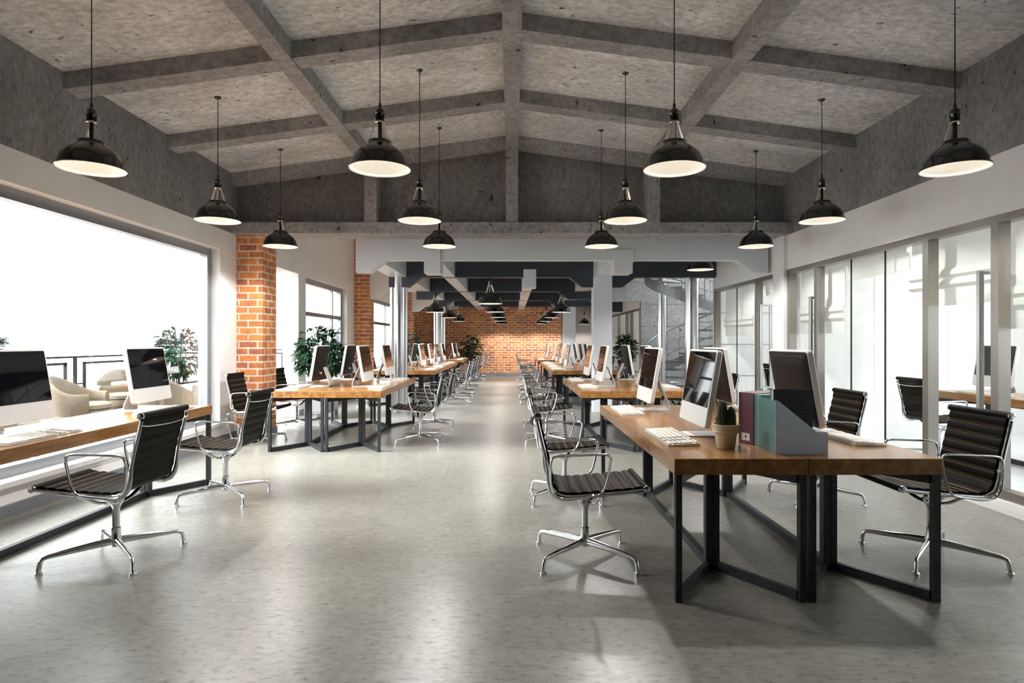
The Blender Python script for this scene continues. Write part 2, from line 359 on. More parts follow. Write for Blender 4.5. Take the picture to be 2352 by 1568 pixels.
# brick piers on the left
for i, d in enumerate((8.67, 15.14, 21.6)):
    nm = ('nearest', 'second', 'third')[i]
    pr = thing('brick_pier', nm+' brick pier along the left wall', 'pier', (-3.73, d+0.25, 0), kind='structure')
    t = 2.868 if d < 9 else 4.0
    MB().box(-0.19, 0.19, -0.25, 0.25, 0.10, t).build('brickwork', M['brick'], pr)
    MB().box(-0.19, 0.205, -0.265, 0.265, 0, 0.10).build('plinth', M['base_grey'], pr)
# front hall pitched concrete ceiling
def roof_z(x): return 4.235-0.135*abs(x)
for sx, nm in ((-1, 'left'), (1, 'right')):
    struct('ceiling_'+nm, MB().prism([(0, 4.235), (4.2*sx, roof_z(4.2)), (4.2*sx, roof_z(4.2)+0.2), (0, 4.435)], 'y', -2.0, 9.0), M['ceil_conc'], nm+' slope of the pitched raw concrete ceiling')
def beam_z(x): return 4.085-0.135*abs(x)
for i, d in enumerate((-1.2, 0.42, 2.06, 3.70, 5.32, 6.935, 8.50)):
    for sx in (-1, 1):
        struct('ceiling_rafter', MB().prism([(0, beam_z(0)), (3.912*sx, beam_z(3.912)), (3.912*sx, roof_z(3.912)+0.02), (0, roof_z(0)+0.02)], 'y', d, d+0.21), M['beam_conc_shaded'],
               'concrete rafter %s side, %s bay line' % ('left' if sx < 0 else 'right', ('hidden rearmost', 'hidden rear', 'hidden', 'unseen overhead', 'nearest visible', 'middle', 'gable end')[i]))
struct('ceiling_ridge_beam', MB().box(-0.085, 0.085, -2.0, 8.52, 4.075, 4.25), M['beam_conc_shaded'], 'concrete ridge beam along the ceiling peak')
for sx in (-1, 1):
    struct('ceiling_purlin', MB().box(min(1.918*sx, 2.082*sx), max(1.918*sx, 2.082*sx), -2.0, 8.52, beam_z(2.0)-0.005, 4.0), M['beam_conc_shaded'], 'long concrete purlin on the %s slope' % ('left' if sx < 0 else 'right'))
struct('wall_gable', MB().prism([(-3.91, 2.87), (3.91, 2.87), (3.91, roof_z(3.91)), (0, roof_z(0)), (-3.91, roof_z(3.91))], 'y', 8.80, 9.0), M['wall_conc'], 'grey concrete gable panel wall above the tie beam')
struct('ceiling_tie_beam', MB().box(-3.91, 3.912, 8.5, 8.99, 2.868, 3.02), M['beam_conc_shaded'], 'horizontal concrete tie beam closing the front hall')
for x in (-1.975, 0.0, 1.98):
    struct('gable_post', MB().box(x-0.085, x+0.085, 8.515, 8.81, 3.015, beam_z(x)+0.01), M['beam_conc_shaded'], 'short concrete gable post, %s' % ('left' if x < 0 else 'centre' if x == 0 else 'right'))
# rear hall: slab, steel frames, columns
struct('ceiling_rear', MB().box(-4.2, 4.1, 9.0, 24.5, 4.0, 4.15).box(4.1, 7.5, 18.5, 24.5, 3.3, 3.45), M['plaster'], 'flat pale slab over the rear hall')
TOP = 4.0
def frame_poly(x0, x1, gus):                            # bottom edge with knee brackets; gus = list of (flat_a, flat_b, run_left, run_right)
    pts = [(x0, TOP), (x0, 2.6)]
    for a, b, l, r in gus:
        if l: pts += [(a-l, 2.6)]
        elif abs(a-x0) < 1e-6: pts.pop()
        pts += [(a, 2.41), (b, 2.41)]
        if r: pts += [(b+r, 2.6)]
    if gus and not gus[-1][3]: pts += [(x1, TOP)]
    else: pts += [(x1, 2.6), (x1, TOP)]
    return pts
K = 0.25
frames = [(9.30, -2.38, 3.90, [(-2.38, -2.16, 0, K), (3.68, 3.90, K, 0)], 'nearest'),
          (11.80, -2.38, 3.94, [(-2.38, -2.0, 0, K), (1.36, 2.14, K, K)], 'second'),
          (15.2, -2.38, 2.35, [(-2.38, -2.0, 0, K), (1.4, 2.1, K, K)], 'third'),
          (18.42, -2.38, 2.39, [(-2.38, -2.0, 0, K), (1.36, 2.14, K, K)], 'fourth'),
          (21.6, -2.38, 3.94, [(3.6, 3.94, K, 0)], 'fifth')]
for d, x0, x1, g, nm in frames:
    struct('ceiling_steel_beam', MB().prism(frame_poly(x0, x1, g), 'y', d, d+0.18), M['steel_paint'] if nm == 'nearest' else M['steel_shaded'], nm+' blue-grey steel cross beam of the rear hall')
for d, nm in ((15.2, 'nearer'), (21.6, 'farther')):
    struct('ceiling_lit_beam_end', MB().prism(frame_poly(-3.54, -2.38, [(-3.54, -3.31, 0, K)]), 'y', d, d+0.18), M['plaster'], nm+' bracketed steel beam end by the brick pier, window light painted pale')  # ends of the steel beams, window light put in as pale plaster
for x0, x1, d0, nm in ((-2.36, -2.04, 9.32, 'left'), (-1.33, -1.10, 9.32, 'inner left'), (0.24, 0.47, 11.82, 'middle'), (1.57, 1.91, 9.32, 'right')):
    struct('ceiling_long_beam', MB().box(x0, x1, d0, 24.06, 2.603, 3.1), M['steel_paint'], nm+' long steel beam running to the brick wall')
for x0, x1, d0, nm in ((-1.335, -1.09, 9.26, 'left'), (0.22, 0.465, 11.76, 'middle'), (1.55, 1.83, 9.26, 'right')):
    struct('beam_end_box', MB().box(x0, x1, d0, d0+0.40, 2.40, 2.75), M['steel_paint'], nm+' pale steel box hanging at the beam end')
for d, nm in ((11.9, 'nearer'), (18.55, 'farther')):
    c = thing('steel_column', nm+' round brushed steel column among the left desks', 'column', (-2.2, d, 0), kind='structure')
    mb = MB()
    for j, (dx, r) in enumerate(((-0.115, 0.055), (0.0, 0.12), (0.115, 0.055))): mb.cyl(dx, 0 if j == 1 else -0.03, 0.0, 2.605, r, 28)
    mb.build('shaft', M['brushed'], c, 40)
    MB().lathe([(0.19, 0), (0.19, 0.012), (0.13, 0.016)], 28, cap=True).build('base_plate', M['brushed'], c, 40)
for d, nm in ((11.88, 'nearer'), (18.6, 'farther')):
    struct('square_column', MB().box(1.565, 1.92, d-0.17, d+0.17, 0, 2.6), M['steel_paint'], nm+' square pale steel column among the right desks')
# office rooms behind the glass
struct('wall_office', MB().box(3.96, 7.5, 8.9, 9.0, 0.012, 2.87).box(3.96, 7.5, 11.94, 12.04, 0.0, 3.3), M['paint'], 'white end walls of the glazed offices')
struct('trim_1', MB().box(5.275, 5.285, 8.893, 8.9, 0.18, 2.87).box(6.35, 6.36, 8.893, 8.9, 0.18, 2.87).box(4.2, 7.5, 8.88, 8.9, 0.012, 0.18), M['plaster'], 'fine panel joints and skirting on the office end wall')
struct('trim_2', MB().box(3.97, 7.5, 11.93, 11.94, 0.69, 0.70).box(3.97, 7.5, 11.93, 11.94, 1.30, 1.31).box(3.97, 7.5, 11.93, 11.94, 1.91, 1.92), M['base_grey'], 'fine horizontal joints on the rear office wall')
M['fill_panel'] = emit_mat('added_fill_glow', (1.0, 0.98, 0.95), 4.2)
co = struct('ceiling_office', MB().box(4.11, 7.6, -2.0, 12.0, 2.87, 2.97), M['paint'], 'white ceiling of the offices')
for d in (3.2, 5.2, 7.2, 10.4): MB().box(5.3, 6.7, d-.35, d+.35, 2.855, 2.869).build('added_fill_panel', M['fill_panel'], co)  # unseen glowing panels, added to brighten the offices
holed_wall('wall_office_outer', 7.5, 7.7, -2.0, 12.0, 0, 2.87, [(0.5, 2.0, 0.9, 2.4), (3.6, 5.0, 0.9, 2.4), (6.4, 7.6, 0.9, 2.4), (9.9, 10.9, 0.9, 2.4)], M['paint'], 'outer window wall of the offices')
# stair alcove
struct('wall_stair', MB().box(3.91, 9.0, 18.5, 18.7, 0, 5.0), M['panel_conc'], 'cast concrete panel wall behind the spiral stair')
struct('wall_stair_side', MB().box(8.9, 9.1, 11.9, 18.7, 0, 5.0).box(4.1, 9.0, 11.95, 12.1, 3.3, 5.0).box(3.94, 4.1, 11.95, 18.5, 3.9, 5.0).box(7.5, 9.0, 11.95, 12.05, 0, 3.4), M['plaster'], 'white side walls of the stair well')
struct('trim_lintel', MB().box(2.3, 3.91, 18.5, 18.7, 2.57, 4.0), M['panel_conc'], 'cast concrete lintel beside the far square column')
sk = thing('window_9', 'roof light over the stair well', 'window', (6.3, 15.3, 5.0), kind='structure')
MB().box(-1.8, 1.8, -1.9, -1.8, 0, 0.1).box(-1.8, 1.8, 1.8, 1.9, 0, 0.1).box(-1.8, -1.7, -1.8, 1.8, 0, 0.1).box(1.7, 1.8, -1.8, 1.8, 0, 0.1).build('window_frame', M['win_alu'], sk)
MB().box(-1.7, 1.7, -1.8, 1.8, 0.04, 0.05).build('pane', M['glass'], sk)
struct('ceiling_stair', MB().box(3.94, 4.5, 11.95, 18.7, 5.0, 5.15).box(8.1, 9.1, 11.95, 18.7, 5.0, 5.15).box(4.5, 8.1, 11.95, 13.4, 5.0, 5.15).box(4.5, 8.1, 17.2, 18.7, 5.0, 5.15), M['plaster'], 'white ceiling of the stair well')

# ------------------------------------------------------------------ windows and glass partitions
def window_left(n, d0, d1, z0, z1, mull, trans, label):
    w = thing('window_%d' % n, label, 'window', (-4.08, d0, 0), kind='structure'); l = d1-d0; f = 0.10
    mb = MB().box(-0.05, 0.05, 0, f, z0, z1).box(-0.05, 0.05, l-f, l, z0, z1).box(-0.05, 0.05, f, l-f, z1-f, z1).box(-0.05, 0.05, f, l-f, z0, z0+f)
    mb.build('window_frame', M['win_alu'], w)
    for m_ in mull: MB().box(-0.03, 0.03, m_-d0-0.03, m_-d0+0.03, z0+f, z1-f).build('mullion', M['frame_alu'], w)
    for t in trans: MB().box(-0.032, 0.032, f, l-f, t-0.04, t+0.04).build('transom', M['frame_alu'], w)
    MB().box(-0.006, 0.006, f-0.01, l-f+0.01, z0+f-0.01, z1-f+0.01).build('pane', M['glass'], w)
    if z0 > 0.1: MB().box(0.05, 0.19, 0.0, l, z0-0.03, z0+0.012).build('window_sill', M['paint'], w)
window_left(1, 3.2, 8.18, 0.26, 2.6, [], [], 'huge plate window with grey frame at the front left')
window_left(2, 11.58, 14.47, 0.26, 2.6, [13.8], [1.91], 'crossed window between the first and second brick piers')
window_left(3, 17.3, 20.9, 0.26, 2.6, [19.6], [1.91], 'crossed window beyond the second brick pier')
def glass_panel(n, kind, x, d0, d1, label, handle=None, z1=2.38, mat=None):
    nm = ('door_%d' if kind == 'door' else 'window_%d') % n
    g = thing(nm, label, kind, (x, d0, 0), kind='structure'); l = d1-d0
    MB().box(-0.006, 0.006, 0.004, l-0.004, 0.17, z1-0.06).build('pane', M['glass_part'], g)
    if handle is not None:
        h = MB(); y = handle-d0
        for s in (-1, 1): h.bbox(s*0.075-0.02, s*0.075+0.02, y-0.02, y+0.02, 0.62, 1.945, 0.003); h.box(min(0, s*0.075), max(0, s*0.075), y-0.015, y+0.015, 1.915, 1.94); h.box(min(0, s*0.075), max(0, s*0.075), y-0.015, y+0.015, 0.63, 0.655)
        h.build('door_handle', M['brushed'], g)
def seals(x, ds):
    for d in ds: struct('trim_joint', MB().box(x-0.007, x+0.007, d-0.006, d+0.006, 0.17, 2.32), M['black'], 'thin black joint between two partition panes')
def part_frame(name, x, d0, d1, posts, label, z1=2.38):
    f = thing(name, label, 'frame', (x, 0, 0), kind='structure')
    MB().box(-0.05, 0.05, d0, d1, z1-0.065, z1).build('header', M['frame_alu'], f)
    MB().box(-0.05, 0.05, d0, d1, 0.10, 0.175).build('bottom_rail', M['frame_alu'], f)
    MB().box(-0.05, 0.09, d0, d1, 0.0, 0.10).build('kerb', M['paint'], f)
    for p in posts: MB().box(-0.05, 0.05, p-0.04, p+0.04, 0.175, z1-0.065).build('post', M['frame_alu'], f)
XG = 3.96
part_frame('trim_3', XG, 2.0, 8.68, [8.64, 7.87, 5.78, 4.95, 2.05], 'bronze metal frame of the front glass partition')
glass_panel(1, 'door', XG, 7.89, 8.60, 'glass office door beside the white pier', 7.94)
glass_panel(4, 'window', XG, 7.13, 7.83, 'fixed partition pane nearest the white pier')
glass_panel(5, 'window', XG, 6.48, 7.13, 'middle fixed partition pane')
glass_panel(6, 'window', XG, 5.82, 6.48, 'fixed partition pane beside the near glass door')
seals(XG, (7.13, 6.48))
glass_panel(2, 'door', XG, 4.99, 5.74, 'near glass office door with long bar handle', 5.07)
glass_panel(7, 'window', XG, 2.1, 4.91, 'nearest partition pane at the right edge')
part_frame('trim_4', XG+0.04, 9.04, 11.94, [11.9, 9.9], 'bronze metal frame of the rear glass partition')
glass_panel(3, 'door', XG+0.04, 9.06, 9.86, 'glass door of the rear office behind the pier', 9.62)
glass_panel(8, 'window', XG+0.04, 9.94, 11.86, 'rear office partition pane')
seals(XG+0.04, (10.86,))
part_frame('trim_5', XG, 18.7, 24.3, [18.75, 20.2, 21.0, 22.6], 'dark metal frame of the far glass partition')
glass_panel(10, 'window', XG, 18.8, 24.2, 'far glass partition beyond the stair')
struct('wall_right_far', MB().box(3.91, 4.1, 18.7, 24.3, 2.38, 4.0), M['plaster'], 'white wall strip above the far glass partition')

# ------------------------------------------------------------------ roman blinds hanging behind the partition
def blind(d0, d1, zb, label, x=4.10, ztop=2.80, nf=2):
    b = thing('roman_blind', label, 'blind', (x, d0, 0), group='roman blinds behind the office glass'); l = d1-d0
    path = [(0, ztop)]
    z = zb+0.16+0.09*nf
    path += [(0.0, z+0.02)]
    for k in range(nf): path += [(-0.035, z-0.02-0.09*k), (-0.045, z-0.06-0.09*k), (-0.005, z-0.085-0.09*k)]
    path += [(-0.004, zb+0.08), (-0.002, zb)]
    out = [(px, pz) for px, pz in path]; back = [(px+0.012, pz) for px, pz in reversed(path)]
    MB().prism(out+back, 'x', 0, 1).xf(Matrix(((0, 1, 0, 0), (1, 0, 0, 0), (0, 0, 1, 0), (0, 0, 0, 1)))).xf(Matrix.Diagonal((1, l, 1, 1))).build('fabric', M['blind'], b, 50)
    MB().box(-0.02, 0.03, 0, l, ztop, ztop+0.05).build('headrail', M['paint'], b)
blind(7.52, 8.66, 1.465, 'half lowered roman blind behind the glass door by the pier')
blind(6.30, 7.46, 2.10, 'pulled up roman blind over the middle partition panes')
blind(5.10, 6.26, 1.70, 'roman blind lowered to eye height behind the near glass door')
blind(3.6, 5.02, 1.465, 'roman blind at the right edge of the photo')
blind(10.40, 11.80, 1.47, 'lowered roman blind in the rear office', x=4.13)
blind(9.08, 10.30, 2.10, 'pulled up roman blind in the rear office', x=4.13)

# ------------------------------------------------------------------ desks
def make_desk():
    t = thing('desk', '', 'desk')
    MB().bbox(-0.348, 0.348, -1.338, 1.338, 0.666, 0.75, 0.003).build('tabletop', M['wood'], t)
    e = 0.86; xa, xb = -0.324, 0.324
    for s in (-1, 1):
        y = s*1.315; yv = s*e
        for x in (xa, xb): MB().box(x-0.0165, x+0.0165, y-0.02, y+0.02, 0, 0.666).build('leg', M['legsteel'], t)
        MB().box(-0.04, 0.0, yv-0.025, yv+0.025, 0, 0.666).box(0.004, 0.04, yv-0.025, yv+0.025, 0, 0.666).build('leg', M['legsteel'], t)
        for x in (xa, xb):
            q = 0.02 if x > 0 else -0.02; a = Vector((x, y, 0)); b = Vector((q, yv, 0)); dv = (b-a).normalized()
            a2 = a+dv*0.02
            MB().bar(a2+Vector((0, 0, 0.025)), b+Vector((0, 0, 0.025)), 0.03, 0.05).build('foot_rail', M['legsteel'], t)
            MB().bar(a2+Vector((0, 0, 0.64)), b+Vector((0, 0, 0.64)), 0.03, 0.05).build('top_rail', M['legsteel'], t)
    MB().bar((0, -e+0.03, 0.025), (0, e-0.03, 0.025), 0.04, 0.05).build('foot_rail', M['legsteel'], t)
    MB().bar((0, -e+0.03, 0.64), (0, e-0.03, 0.64), 0.04, 0.05).build('top_rail', M['legsteel'], t)
    return t
desk = Kind(make_desk)

# ------------------------------------------------------------------ chair (local: faces +x)
PROF = smoothpath([(-.305, 0, .925), (-.283, 0, .82), (-.256, 0, .71), (-.236, 0, .615), (-.224, 0, .545), (-.205, 0, .492), (-.165, 0, .463), (-.10, 0, .457), (.02, 0, .464), (.15, 0, .475), (.25, 0, .485), (.335, 0, .496)], 10)
def arclen(P):
    s = [0]
    for a, b in zip(P, P[1:]): s.append(s[-1]+(b-a).length)
    return s
ARC = arclen(PROF)
def at_arc(u):
    u = max(0, min(ARC[-1], u))
    for i in range(len(ARC)-1):
        if ARC[i+1] >= u:
            t = (u-ARC[i])/max(1e-9, ARC[i+1]-ARC[i]); p = PROF[i].lerp(PROF[i+1], t); d = (PROF[i+1]-PROF[i]).normalized(); return p, Vector((d.z, 0, -d.x))*-1
    return PROF[-1], Vector((0, 0, 1))
def nrm(u):
    a, _ = at_arc(u-0.012); b, _ = at_arc(u+0.012); d = (b-a).normalized(); return Vector((-d.z, 0, d.x))   # towards the sitter
UB = 0.475                                              # arc position where backrest meets seat
def sling(u0, u1, pitch=0.062):
    rs = []; n = max(2, round((u1-u0)/pitch)); p = (u1-u0)/n; m = n*6
    for i in range(m+1):
        u = u0+(u1-u0)*i/m; ph = ((u-u0)/p) % 1.0
        t = 0.006+0.0085*abs(math.sin(PI*ph))**0.55; c, _ = at_arc(u); nn = nrm(u); hw = 0.236
        rs.append([c+nn*t+Vector((0, -hw+0.006, 0)), c+nn*t+Vector((0, hw-0.006, 0)), c+Vector((0, hw, 0)), c-nn*t*0.6+Vector((0, hw-0.006, 0)), c-nn*t*0.6+Vector((0, -hw+0.006, 0)), c+Vector((0, -hw, 0))])
    st = MB()
    for k in range(1, n):
        for dd in (-0.006, 0.006):
            u = u0+p*k+dd; c, _ = at_arc(u); nn = nrm(u); q = c+nn*0.0125
            st.bar(q+Vector((0, -0.225, 0)), q+Vector((0, 0.225, 0)), 0.0016, 0.0016)
    return MB().rings(rs), st
def make_chair():
    t = thing('office_chair', '', 'chair', group='ribbed swivel chairs at the desks')
    for nm, u0, u1, end in (('backrest', 0.015, UB, 0.0), ('seat', UB, ARC[-1]-0.012, ARC[-1])):
        mb, st = sling(u0, u1); c, _ = at_arc(end)
        mb.tube([c+Vector((0, -0.245, -0.004)), c+Vector((0, 0.245, -0.004))], 0.021, 12)
        o = mb.build(nm, M['leather'], t, 35); st.build('stitching', M['thread'], o)
        for s in (-1, 1):
            MB().tube([c+Vector((0, s*0.245, -0.004)), c+Vector((0, s*0.255, -0.004)), c+Vector((0, s*0.258, -0.004))], [0.0215, 0.0205, 0.012], 14).build('end_cap', M['chrome'], o, 40)
    for s in (-1, 1):
        path = []; R = []
        m = 26
        for i in range(m+1):
            u = 0.03+(ARC[-1]-0.05)*i/m; c, _ = at_arc(u); nn = nrm(u); k = math.exp(-((u-UB)/0.11)**2)
            path.append(c-nn*(0.010+0.012*k)+Vector((0, s*0.247, 0))); R.append(0.011+0.009*k)
        MB().tube(path, R, 8, flat=0.62, up=(0, 0, 1) if False else (1, 0, 0)).build('side_rail', M['chrome'], t, 50)
        arm = smoothpath([(-.190, s*.272, .690), (-.05, s*.272, .697), (.085, s*.272, .700), (.116, s*.272, .685), (.118, s*.272, .650), (.095, s*.272, .540), (.070, s*.272, .480), (.035, s*.270, .457), (-.05, s*.268, .446), (-.155, s*.268, .440), (-.205, s*.268, .462), (-.228, s*.270, .520), (-.232, s*.272, .600), (-.226, s*.272, .668)], 4, closed=True)
        a = MB().tube(arm, 0.0075, 8, closed=True, flat=1.35)
        for p in ((-.225, .60), (.02, .455)): a.tube([(p[0], s*.245, p[1]+.004), (p[0], s*.272, p[1])], 0.006, 6)
        a.build('armrest', M['chrome'], t, 50)
    b0 = [(-.300, -.245, .868), (-.322, -.20, .857), (-.335, 0, .850), (-.322, .20, .857), (-.300, .245, .868)]
    MB().tube(smoothpath(b0, 4), 0.012, 8, flat=0.5, up=(1, 0, 0)).build('back_stretcher', M['chrome'], t, 50)
    for x, dz in ((0.075, 0.0), (-0.06, -0.006)):
        yk = MB().tube(smoothpath([(x, -.247, .452+dz), (x*.9, -.19, .425), (x*.6, -.10, .372), (x*.3, 0, .352), (x*.6, .10, .372), (x*.9, .19, .425), (x, .247, .452+dz)], 4), 0.016, 8, flat=0.6, up=(1, 0, 0))
        yk.build('seat_stretcher', M['chrome'], t, 50)
    MB().lathe([(0.05, .375), (0.042, .36), (0.026, .325), (0.021, .31), (0.021, .20), (0.026, .195), (0.026, .15), (0.032, .13), (0.032, .085), (0.02, .075)], 18, cap=True).build('column', M['chrome'], t, 40)
    for k in range(4):
        a = PI/4+k*PI/2; cx, sy = math.cos(a), math.sin(a)
        pl = [(0.02, .112), (0.12, .108), (0.24, .101), (0.345, .094), (0.372, .086), (0.382, .068), (0.390, .012)]
        lg = MB().tube([(r*cx, r*sy, z) for r, z in pl], [.024, .022, .018, .0135, .0125, .0125, .0145], 10, flat=0.8).build('leg', M['chrome'], t, 50)
        MB().lathe([(.017, .016), (.021, .012), (.021, 0)], 12, (0.390*cx, 0.390*sy, 0), cap=True).build('foot_glide', M['chrome'], lg, 40)
    return t
chair = Kind(make_chair)

# ------------------------------------------------------------------ desktop computer (local: screen faces +x, origin on the desk under the foot)
def make_computer():
    t = thing('desktop_computer', '', 'computer', group='desktop computers on the desks')
    Wd, Hd, th = 0.57, 0.486, 0.036
    tilt = Matrix.Translation((0.088, 0, 0.078)) @ Matrix.Rotation(math.radians(-9.6), 4, 'Y')   # panel plane: local y across, z up, x normal
    def ring(x, ins, r): return [(x, y, z+Hd/2) for y, z in rrect(Wd-2*ins, Hd-2*ins, r)]
    MB().rings([ring(0, .004, .022), ring(-.004, 0, .024), ring(-th+.006, 0, .024), ring(-th, .004, .022)]).xf(tilt).build('case', M['imac'], t, 30)
    sc = [(y, z+Hd/2+0.056) for y, z in rrect(Wd-.026, Hd-.140, .012)]
    MB().rings([[(0.0012, y, z) for y, z in sc], [(-0.003, y, z) for y, z in sc]]).xf(tilt).build('screen', M['screen'], t)
    bk = MB().rings([[(-th+.001, y, z+Hd/2) for y, z in rrect(Wd-.012, Hd-.012, .020)], [(-th-.006, y, z+Hd/2) for y, z in rrect(Wd-.05, Hd-.05, .020)], [(-th-.016, y, z+Hd/2) for y, z in rrect(Wd-.22, Hd-.2, .03)]]).xf(tilt).build('back_shell', M['imacback'], t, 25)
    MB().box(-th-.0085, -th-.004, -.22, .22, Hd-.040, Hd-.031).xf(tilt).build('vent_slot', M['black'], bk)
    MB().bar((-th-.02, .06, .12), (-th-.045, .06, .125), .014, .014).bar((-th-.045, .06, .135), (-th-.045, .06, .10), .010, .010).xf(tilt).build('power_plug', M['paint'], t)
    z0 = 0.0; prof = [(.13, 0.0), (.10, 0.0), (-.105, 0.0), (-.128, .006), (-.134, .026), (-.128, .06), (-.046, .262)]
    wd = [.10, .104, .104, .102, .10, .098, .072]; thk = .008
    rs = []
    for i, ((x, z), w) in enumerate(zip(prof, wd)):
        a = prof[max(0, i-1)]; b = prof[min(len(prof)-1, i+1)]; dx, dz = b[0]-a[0], b[1]-a[1]; l = math.hypot(dx, dz); nx, nz = dz/l, -dx/l
        rs.append([(x, -w, z), (x, w, z), (x+nx*thk, w, z+nz*thk), (x+nx*thk, -w, z+nz*thk)])
    st = MB().rings(rs).build('stand', M['imac'], t, 40)
    MB().tube([(-.099, 0, .10), (-.084, 0, .104)], .022, 16).build('cable_hole', M['black'], st, 40)
    return t
computer = Kind(make_computer)
def make_keyboard():                                    # local: user side is +x
    t = thing('keyboard', '', 'keyboard', group='keyboards on the desks')
    MB().prism([(-.093, .001), (.093, .001), (.093, .007), (-.093, .019)], 'y', -.315, .315).build('body', M['imac'], t)
    rows = 6; cols = 20; blocks = {'letter_keys': MB(), 'arrow_keys': MB(), 'number_keys': MB()}
    for r in range(rows):
        x = -.080+r*.0302; h = .0135+.012*(1-(x+.093)/.186)-.004; w = .61/cols
        for c in range(cols):
            y = -.305+w*c
            if c in (13, 16): continue
            kb = blocks['letter_keys' if c < 13 else 'arrow_keys' if c < 16 else 'number_keys']
            if r == 5 and 5 <= c <= 9:
                if c == 5: kb.box(x+.003, x+.027, y+.002, y+w*5-.002, h-.002, h+.0035)
                continue
            kb.box(x+.003, x+(.018 if r == 0 else .027), y+.002, y+w-.002, h-.002, h+.0035)
    for nm, kb in blocks.items(): kb.xf(Matrix.Translation((-0.008, 0, 0.002))).build(nm, M['keys'], t)
    return t
keyboard = Kind(make_keyboard)

# ------------------------------------------------------------------ pendant lamps
def make_lamp_factory(cord, watt=LAMP_W):
    def make():
        t = thing('pendant_lamp', '', 'lamp', group='black dome pendant lamps')
        outer = [(.215, 0.0), (.219, .004), (.217, .012), (.207, .017), (.200, .052), (.183, .092), (.155, .124), (.118, .152), (.092, .170), (.086, .182), (.082, .197), (.062, .200), (.022, .200)]
        MB().lathe(outer, 40).build('shade', M['lampblack'], t, 40)
        inner = [(.215, 0.0), (.206, .006), (.196, .048), (.179, .088), (.151, .119), (.114, .147), (.06, .168), (.012, .180)]
        MB().lathe(inner, 40, cap=False).build('shade_lining', M['lampwhite'], t, 40)
        MB().lathe([(.004, .075), (.022, .083), (.030, .103), (.024, .127), (.014, .16), (.014, .18)], 14, cap=True).build('bulb', M['bulb'], t, 60)
        for k in range(3):
            a = 0.5+k*2*PI/3; c, s = math.cos(a), math.sin(a)
            MB().bar((.076*c, .076*s, .195), (.031*c, .031*s, .328), .022, .004, up=(c, s, 0.2)).build('arm', M['brass'], t)
        MB().lathe([(.033, .322), (.037, .327), (.034, .336), (.012, .336), (.012, .322)], 20, cap=False).build('collar', M['brass'], t, 40)
        MB().lathe([(.014, .195), (.014, .328), (.031, .331), (.031, .385), (.036, .393), (.031, .401), (.029, .418), (.018, .430), (.010, .433), (.010, .462), (.005, .470), (.005, .49)], 18, cap=True).build('socket', M['lampblack'], t, 40)
        MB().tube([(0, 0, .48), (0, 0, cord)], .0042, 6).build('cord', M['lampblack'], t)
        MB().lathe([(.004, cord-.03), (.03, cord-.012), (.035, cord)], 14, cap=True).build('ceiling_rose', M['lampblack'], t, 40)
        ld = bpy.data.lights.new('bulb_light', 'SPOT'); ld.energy = watt; ld.color = (1.0, 0.975, 0.95); ld.shadow_soft_size = 0.05
        ld.spot_size = math.radians(150); ld.spot_blend = 0.35
        lo = bpy.data.objects.new('bulb_light', ld); COL.objects.link(lo); lo.parent = t; lo.location = (0, 0, .045)
        gd = bpy.data.lights.new('shade_glow', 'POINT'); gd.energy = 0.27; gd.color = (1.0, 0.96, 0.90); gd.shadow_soft_size = 0.03
        go = bpy.data.objects.new('shade_glow', gd); COL.objects.link(go); go.parent = t; go.location = (0, 0, .04)
        return t
    return make
COLN = ('leftmost', 'inner left', 'inner right', 'rightmost')
ROWN = ('nearest', 'middle', 'farthest')
RIM = 2.58
for xi, x in enumerate((-2.98, -.936, 1.15, 3.14)):
    lk = Kind(make_lamp_factory(roof_z(x)-RIM+0.002))
    for ri, d in enumerate((4.33, 6.19, 7.86)):
        lk.put((x, d, RIM), 0.4*ri+0.9*xi, 'black dome pendant lamp, %s of the %s row under the pitched ceiling' % (COLN[xi], ROWN[ri]), 'pendant lamps under the pitched ceiling')
lr = Kind(make_lamp_factory(4.0-2.02, LAMP_REAR_W)); ON = ('nearest', 'second', 'third', 'fourth', 'farthest')
for x, nm, ds in ((-.385, 'centre', (10.7, 13.7, 16.75, 19.8, 22.95)), (-1.74, 'left', (13.8, 16.9, 20.0)), (1.115, 'right', (13.8, 16.9, 20.0, 22.95))):
    for i, d in enumerate(ds):
        lr.put((x, d, 2.02), i*0.7, 'black dome pendant lamp, %s in the %s line above the rear aisle' % (ON[i] if i < len(ds)-1 else 'farthest', nm), 'pendant lamps in the rear hall')
lr.put((2.75, 23.2, 2.02), 0.3, 'small black pendant lamp in front of the grey-brown far wall', 'pendant lamps in the rear hall')
lk = Kind(make_lamp_factory(4.0-2.55)); lk.put((3.13, 10.15, 2.55), 0.3, 'black dome pendant lamp half hidden by the near steel beam, right side', 'pendant lamps in the rear hall')

# ------------------------------------------------------------------ work stations
OFF_K, OFF_M = 0.157, 0.416                              # keyboard and computer foot centre, measured in from the desk edge
CH = 0.387                                               # chair centre out from the edge
ORD = ('nearest', 'second', 'third', 'fourth', 'fifth')
SKIP = set()
def station(edge, sgn, d, where, key, jig=0.0, z=0.0):          # sgn=+1: the desk lies at +x from its user
    if sgn > 0: rc, rm = 0, PI
    else: rc, rm = PI, 0
    a = 'black ribbed swivel chair, ' + where; b = 'silver desktop computer, ' + where; c = 'white keyboard, ' + where
    if (key, 'c') not in SKIP: chair.put((edge-sgn*CH, d, z), rc+jig, a, 'ribbed swivel chairs at the desks')
    if (key, 'm') not in SKIP: computer.put((edge+sgn*OFF_M, d+0.17, z+0.7505), rm, b, 'desktop computers on the desks')
    if (key, 'k') not in SKIP: keyboard.put((edge+sgn*OFF_K, d+0.03, z+0.7502), rm, c, 'keyboards on the desks')
